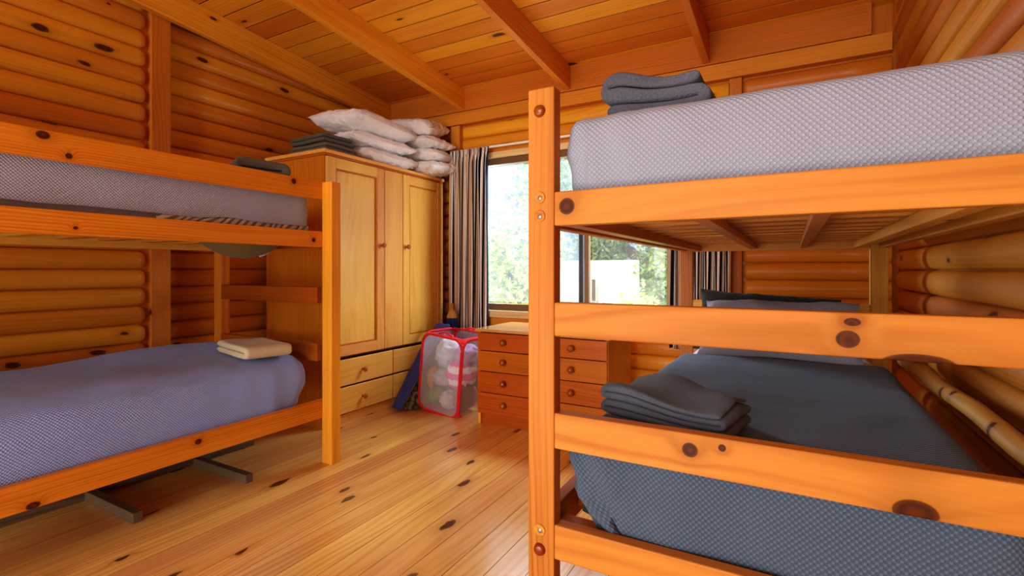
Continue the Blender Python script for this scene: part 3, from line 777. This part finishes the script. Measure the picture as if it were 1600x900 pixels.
# pole between mattress and wall
pl = MB(); pth = []; sc = []
for k in range(40):
    yy = 1.25 + k * .04; pth.append((.442 + .006 * nz((yy * 3, 0, 0)), yy, .735 - .010 * (yy - 1.25) + .006 * nz((0, yy * 3, 0))))
    s_ = 1 + .06 * nz((yy * 9, 3, 0)) + (.12 if yy > 2.25 else 0) + .15 * math.exp(-((yy - 2.23) / .03) ** 2) + .07 * math.exp(-((yy - 1.62) / .02) ** 2); sc.append(s_)
pl.tube(pth, .026, 14, scale=sc)
tag(build('wooden_pole', pl, M_pole), 'knobbly brown wooden pole lying between the slate spread and log wall', 'pole')

# ------------------------------------------------------------------ wardrobe
wd = thing('wardrobe', 'tall two-door honey pine wardrobe with drawers below', 'wardrobe', (-3.17, 3.09, 0))
wx0, wx, wy0, wy1 = -3.50, -2.86, 2.415, 3.765
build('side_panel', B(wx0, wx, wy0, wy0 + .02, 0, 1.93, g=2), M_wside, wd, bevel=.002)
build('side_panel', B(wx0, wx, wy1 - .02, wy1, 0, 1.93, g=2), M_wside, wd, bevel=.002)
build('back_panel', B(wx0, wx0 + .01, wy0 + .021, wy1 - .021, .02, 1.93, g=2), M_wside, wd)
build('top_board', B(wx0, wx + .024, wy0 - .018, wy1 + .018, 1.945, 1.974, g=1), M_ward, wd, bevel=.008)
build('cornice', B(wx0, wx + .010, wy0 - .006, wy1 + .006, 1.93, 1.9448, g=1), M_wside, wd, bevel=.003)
build('plinth', B(wx0 + .01, wx - .004, wy0 + .021, wy1 - .021, 0, .062, g=1), M_ward, wd, bevel=.002)
build('carcass_shelf', B(wx0 + .01, wx - .025, wy0 + .021, wy1 - .021, .473, .487, g=1), M_wside, wd)
def knob(par, y, z, mat=M_pknob):
    build('knob', MB().lathe([(.0095, -.001), (.007, .008), (.008, .014), (.019, .024), (.0205, .032), (.015, .040), (.0, .043)], (wx + .0205, y, z), (1, 0, 0), 18), mat, par)
def framed(par, y0, y1, z0, z1):
    """frame-and-panel door front; returns door object"""
    s_ = .078; fx0, fx1 = wx - .001, wx + .021
    f = MB()
    f.box(fx0, fx1, y0, y0 + s_, z0, z1, g=2); f.box(fx0, fx1, y1 - s_, y1, z0, z1, g=2)
    f.box(fx0, fx1 - .0006, y0 + s_, y1 - s_, z0, z0 + s_, g=1); f.box(fx0, fx1 - .0006, y0 + s_, y1 - s_, z1 - s_, z1, g=1)
    d = build('door', f, M_ward, par, bevel=.0025)
    p = MB(); a0, a1, b0, b1 = y0 + s_, y1 - s_, z0 + s_, z1 - s_
    p.box(fx0, wx + .006, a0, a1, b0, b1, g=2)
    build('panel', p, M_ward, d)
    mo = MB(); q = .011
    mo.box(wx + .0062, wx + .017, a0, a0 + q, b0, b1, g=2); mo.box(wx + .0062, wx + .017, a1 - q, a1, b0, b1, g=2)
    mo.box(wx + .0062, wx + .0168, a0 + q, a1 - q, b0, b0 + q, g=1); mo.box(wx + .0062, wx + .0168, a0 + q, a1 - q, b1 - q, b1, g=1)
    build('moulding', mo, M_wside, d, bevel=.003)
    return d
d1 = framed(wd, 2.425, 2.988, .492, 1.925); knob(d1, 2.955, 1.315)
build('centre_panel', B(wx - .001, wx + .020, 2.994, 3.206, .492, 1.925, g=2), M_ward, wd, bevel=.003)
d2 = framed(wd, 3.212, 3.755, .492, 1.925); knob(d2, 3.245, 1.315)
for y0, y1 in ((2.425, 3.087), (3.095, 3.755)):
    for z0, z1 in ((.274, .466), (.072, .262)):
        dd = build('drawer', B(wx - .001, wx + .02, y0, y1, z0, z1, g=1), M_ward, wd, bevel=.006)
        knob(dd, (y0 + y1) / 2, (z0 + z1) / 2)
build('drawer_divider', B(wx - .2, wx - .003, 3.088, 3.094, .064, .47, g=2), M_wside, wd)

# ------------------------------------------------------------------ dresser
ds = thing('dresser', 'reddish pine dresser with eight drawers under the window', 'dresser', (-1.51, 3.33, 0))
dx0, dx1, dy0, dy1 = -2.0, -1.015, 3.07, 3.59
M_dside = wood('orange_dresser_side', (.72, .27, .03), (.48, .14, .012), freq=200, warp=.08, keep=0, contrast=.5, rough=.3, coat=.2)
build('side_panel', B(dx0, dx0 + .02, dy0 + .002, dy1, 0, .672, g=2), M_dside, ds, bevel=.002)
build('side_panel', B(dx1 - .02, dx1, dy0 + .002, dy1, 0, .672, g=2), M_dside, ds, bevel=.002)
build('back_panel', B(dx0 + .021, dx1 - .021, dy1 - .012, dy1, .05, .672, g=2), M_dside, ds)
build('top_board', B(dx0 - .018, dx1 + .018, dy0 - .015, dy1 + .005, .6725, .694, g=0), wood('dresser_top', (.66, .34, .12), (.45, .19, .05), keep=0, rough=.14, coat=.5), ds, bevel=.004)
pn = B(dx0 + .021, dx1 - .021, dy0 + .026, dy0 + .044, 0, .079, g=0, rnd=.3)
build('plinth', pn, M_dres, ds)
build('centre_stile', B(-1.548, -1.502, dy0 + .004, dy0 + .03, .079, .672, g=2), M_dres, ds)
for x0, x1 in ((dx0 + .004, -1.551), (-1.499, dx1 - .004)):
    for z0, z1 in ((.540, .666), (.391, .535), (.238, .386), (.083, .233)):
        dd = build('drawer', B(x0, x1, dy0 - .012, dy0 + .0015, z0, z1, g=0), M_dres, ds, bevel=.003)
        build('knob', MB().lathe([(.009, -.001), (.007, .006), (.008, .012), (.021, .021), (.0235, .030), (.017, .038), (.0, .042)], ((x0 + x1) / 2, dy0 - .012, (z0 + z1) / 2 + .004), (0, -1, 0), 18), M_knob, dd)

# ------------------------------------------------------------------ laundry hamper and its contents
HB = Matrix.Translation((-2.385, 3.30, .004)) @ Matrix.Rotation(rd(-6), 4, 'Z') @ Matrix.Rotation(rd(5.5), 4, 'Y')
hw, hd_, hh_ = .205, .19, .605
hm = thing('laundry_hamper', 'white mesh pop-up hamper with red edges full of clothes', 'laundry hamper', (-2.385, 3.30, 0))
def loop(fx, n=10):
    """rounded rectangle in (s,t) of half-width fx, height hh_; rounded corners"""
    r = .085; P = []
    for cx, cz, a0 in ((fx - r, r, -PI / 2), (fx - r, hh_ - r, 0), (-fx + r, hh_ - r, PI / 2), (-fx + r, r, PI)):
        for k in range(n + 1):
            a = a0 + PI / 2 * k / n; P.append((cx + r * math.cos(a), cz + r * math.sin(a)))
    return P
def bulge(s_, t_, f, fx): return .012 * math.sin(PI * t_ / hh_) * f
faces = [(lambda s_, z_: Vector((s_, -hd_ - .01 * math.sin(PI * z_ / hh_), z_)), hw), (lambda s_, z_: Vector((s_, hd_, z_)), hw),
         (lambda s_, z_: Vector((-hw - .01 * math.sin(PI * z_ / hh_), s_, z_)), hd_), (lambda s_, z_: Vector((hw + .01 * math.sin(PI * z_ / hh_), s_, z_)), hd_)]
for fm, fx in faces:
    P = loop(fx); path = [HB @ fm(*p) for p in P]; path.append(path[0])
    b_ = MB().tube(path, .011, 8, caps=False); build('red_hoop', b_, M_red, hm)
    c0 = (0, hh_ / 2); mbp = MB(); n = len(P)
    rings = 6
    for i in range(n):
        for k in range(rings + 1):
            t_ = k / rings; mbp.v.append(tuple(HB @ fm(c0[0] + (P[i][0] - c0[0]) * t_, c0[1] + (P[i][1] - c0[1]) * t_)))
    for i in range(n):
        i2 = (i + 1) % n
        for k in range(rings):
            q = [i * (rings + 1) + k, i2 * (rings + 1) + k, i2 * (rings + 1) + k + 1, i * (rings + 1) + k + 1]
            def wcq(ii, kk): return (P[ii][0] * kk / rings, c0[1] + (P[ii][1] - c0[1]) * kk / rings, 0)
            mbp.face(q, [wcq(i, k), wcq(i2, k), wcq(i2, k + 1), wcq(i, k + 1)], .5, True)
    build('mesh_panel', mbp, M_net, hm)
# red top band and handles
tb = MB()
def band(u, v):
    a = u * 4; k = int(a) % 4; f = a - int(a)
    cs = [(-hw, -hd_), (hw, -hd_), (hw, hd_), (-hw, hd_), (-hw, -hd_)]
    x_ = cs[k][0] + (cs[k + 1][0] - cs[k][0]) * f; y_ = cs[k][1] + (cs[k + 1][1] - cs[k][1]) * f
    ins = .03 * v
    return HB @ Vector((x_ * (1 - ins / hw), y_ * (1 - ins / hd_), hh_ - .005 + .02 * math.sin(PI * f) * (1 - v) * 0 + .012 * v - .02 * (1 - v) * (abs(f - .5) > .38)))
tb.grid(64, 3, band); build('rim', tb, M_red, hm, solid=.003)
for sy in (-1, 1):
    build('handle', MB().tube([HB @ Vector((-.09 + .18 * k / 12, sy * (hd_ - .03), hh_ - .005 + .035 * math.sin(PI * k / 12))) for k in range(13)], .008, 8), M_red, hm)
build('base_panel', MB().box(-hw + .02, hw - .02, -hd_ + .02, hd_ - .02, .001, .006, M=HB), M_red, hm)

def crumple(c, rad, seed, col=None, fold=.35):
    mb = MB()
    def fn(u, v):
        th = PI * v; ph = 2 * PI * u
        d = Vector((math.sin(th) * math.cos(ph), math.sin(th) * math.sin(ph), math.cos(th)))
        k = 1 - fold * abs(noise.noise(d * 2.1 + Vector((seed, 0, 0)))) * 1.6 + .12 * noise.noise(d * 5 + Vector((0, seed, 0)))
        p = HB @ (Vector(c) + Vector((d.x * rad[0], d.y * rad[1], d.z * rad[2])) * k)
        return p
    return mb.grid(32, 20, fn, lambda u, v: (u * .5, v * .35, 0))
M_pinkst = stripes('pink_white_stripe', [(0, (.86, .80, .84)), (.5, (.80, .12, .36))], .10, axis=1)
GC = 'laundry inside the mesh hamper'
items = [('pink and white striped cloth in the hamper', 'cloth', (.07, -.02, .30), (.12, .15, .13), M_pinkst, 3),
         ('lilac garment at the upper hamper end by the dresser', 'garment', (.09, .02, .45), (.11, .15, .09), cloth('lilac_cloth', (.62, .40, .66)), 8),
         ('white sheet bundled high inside the hamper', 'sheet', (-.09, .02, .43), (.11, .16, .14), cloth('bright_white', (.80, .82, .92)), 12),
         ('pale grey top crumpled mid-height in the hamper', 'garment', (-.07, -.06, .25), (.11, .11, .075), cloth('pale_grey', (.62, .60, .60)), 20),
         ('green cloth at the bottom of the hamper', 'cloth', (-.12, -.06, .10), (.075, .12, .085), cloth('leaf_green', (.28, .42, .05)), 27),
         ('cream garment at the bottom centre of the hamper', 'garment', (.01, -.07, .09), (.075, .10, .08), cloth('cream_cloth', (.74, .66, .58)), 33),
         ('brown and red garment at the hamper bottom corner', 'garment', (.13, -.03, .13), (.065, .14, .11), cloth('brown_red', (.34, .11, .06)), 41),
         ('orange cloth tucked along the hamper edge', 'cloth', (-.145, -.11, .235), (.04, .06, .10), cloth('orange_cloth', (.78, .36, .08)), 47)]
for lab, cat, c_, r_, m_, sd in items:
    tag(build('crumpled_' + cat, crumple(c_, r_, sd), m_), lab, cat, GC)

# blue rug/windbreak slumped against the wardrobe and the folded umbrella
def slump():
    ctl = [Vector(p) for p in ((-2.645, 3.50, .645), (-2.685, 3.40, .53), (-2.71, 3.28, .36), (-2.735, 3.13, .16), (-2.73, 3.0, .016))]
    def cr(t_):
        t_ = t_ * (len(ctl) - 1); i = min(int(t_), len(ctl) - 2); f = t_ - i
        p0, p1, p2, p3 = ctl[max(i - 1, 0)], ctl[i], ctl[i + 1], ctl[min(i + 2, len(ctl) - 1)]
        return .5 * (2 * p1 + (p2 - p0) * f + (2 * p0 - 5 * p1 + 4 * p2 - p3) * f * f + (3 * p1 - p0 - 3 * p2 + p3) * f ** 3)
    return cr
cr = slump()
wb_ = thing('windbreak', 'blue nylon windbreak bag slumped between wardrobe and hamper', 'windbreak bag', (-2.68, 3.2, 0))
def fb(u, v):
    p = cr(v); a = (u - .5)
    return p + Vector((a * .19 * (1 - .3 * v), a * -.05, .012 * nz((u * 4, v * 6, 2)) + .012 * math.cos(a * PI)))
build('blue_side', MB().grid(10, 40, fb, lambda u, v: (u * .2, v, 0)), M_blue, wb_, solid=.006)
def fb2(u, v):
    p = cr(.12 + .86 * v); return p + Vector((.035 + .10 * u, .04 + .03 * u, -.03 - .03 * u * (1 - v) + .012 * nz((u * 5, v * 9, 7)) + .02 * v))
t = NT('patterned_lining'); tc = t.n('ShaderNodeTexCoord').outputs['Object']
M_lin = t.done(t.bsdf(t.mix(t.smooth(t.noise(tc, 28, 4), .42, .6), (.03, .03, .025), (.26, .17, .07)), .8))
build('patterned_side', MB().grid(8, 36, fb2, lambda u, v: (u * .2, v, 0)), M_lin, wb_, solid=.006)
um = thing('beach_umbrella', 'folded navy beach umbrella with tan collar behind the hamper', 'umbrella', (-2.73, 3.62, 0))
ux, uy = -2.655, 3.65
def fold_cone(u, v):
    a = 2 * PI * u; r = (.095 - .058 * v) * (1 + .22 * math.sin(a * 8 + v * 2)); return (ux + r * math.cos(a), uy + r * math.sin(a), .04 + .67 * v)
build('canopy', MB().grid(64, 14, fold_cone, flip=True), M_navy, um)
build('collar', MB().lathe([(.046, .69), (.050, .70), (.038, .735), (.028, .755), (.019, .762)], (ux, uy, 0), (0, 0, 1), 20), M_tan, um)
build('pole', MB().tube([(ux, uy, 0), (ux, uy, .4), (ux, uy, .82)], .014, 12), M_slat, um)

# ------------------------------------------------------------------ camera
cam = bpy.data.cameras.new('camera'); co = bpy.data.objects.new('camera', cam); COL.objects.link(co)
cam.sensor_fit = 'HORIZONTAL'; cam.sensor_width = 36; cam.lens = 780 / 1600 * 36
cam.shift_y = -28 / 1600; cam.clip_start = .05
co.location = (0, 0, 1.12); co.rotation_euler = (rd(90), 0, rd(29.2))
scene.camera = co

# ------------------------------------------------------------------ light
w = bpy.data.worlds.new('sky'); scene.world = w; w.use_nodes = True
bg = w.node_tree.nodes['Background']; bg.inputs[0].default_value = (.80, .90, 1.0, 1); bg.inputs[1].default_value = .72
def area(name, loc, target, sx, sy, power, col):
    l = bpy.data.lights.new(name, 'AREA'); l.shape = 'RECTANGLE'; l.size = sx; l.size_y = sy; l.energy = power; l.color = col
    o = bpy.data.objects.new(name, l); COL.objects.link(o); o.location = loc
    o.rotation_euler = (Vector(target) - Vector(loc)).to_track_quat('-Z', 'Y').to_euler(); return o
area('window_daylight', (-1.7, 4.75, 3.05), (-1.5, 2.6, .5), 2.4, .9, 520, (.66, .83, 1.0))
area('added_side_light_left', (-4.65, 6.0, 1.7), (-.3, 2.2, .8), 1.2, 2.2, 900, (.70, .86, 1.0))  # added lamp outside, out of view, brightening the lower bunk by the window
area('added_side_light_right', (1.3, 5.2, 1.8), (-2.5, 1.9, .7), 1.3, 2.2, 420, (.78, .90, 1.0))  # added lamp outside, out of view, lighting wardrobe front and left bunk
area('room_fill', (-1.5, -9.0, 2.6), (-1.5, 2, 1.2), 5.0, 3.5, 400, (1.0, .97, .92))
area('ceiling_bounce', (-1.3, -1.2, .5), (-1.4, 1.6, 3.2), 2.4, 1.2, 42, (1.0, .95, .88))
sun = bpy.data.lights.new('sun', 'SUN'); sun.energy = 1.3; sun.angle = .02; sun.color = (1, .96, .88)
so = bpy.data.objects.new('sun', sun); COL.objects.link(so); so.rotation_euler = (rd(40), 0, rd(-25))

scene.view_settings.view_transform = 'Standard'
scene.view_settings.look = 'Medium High Contrast'
scene.view_settings.exposure = 0.04
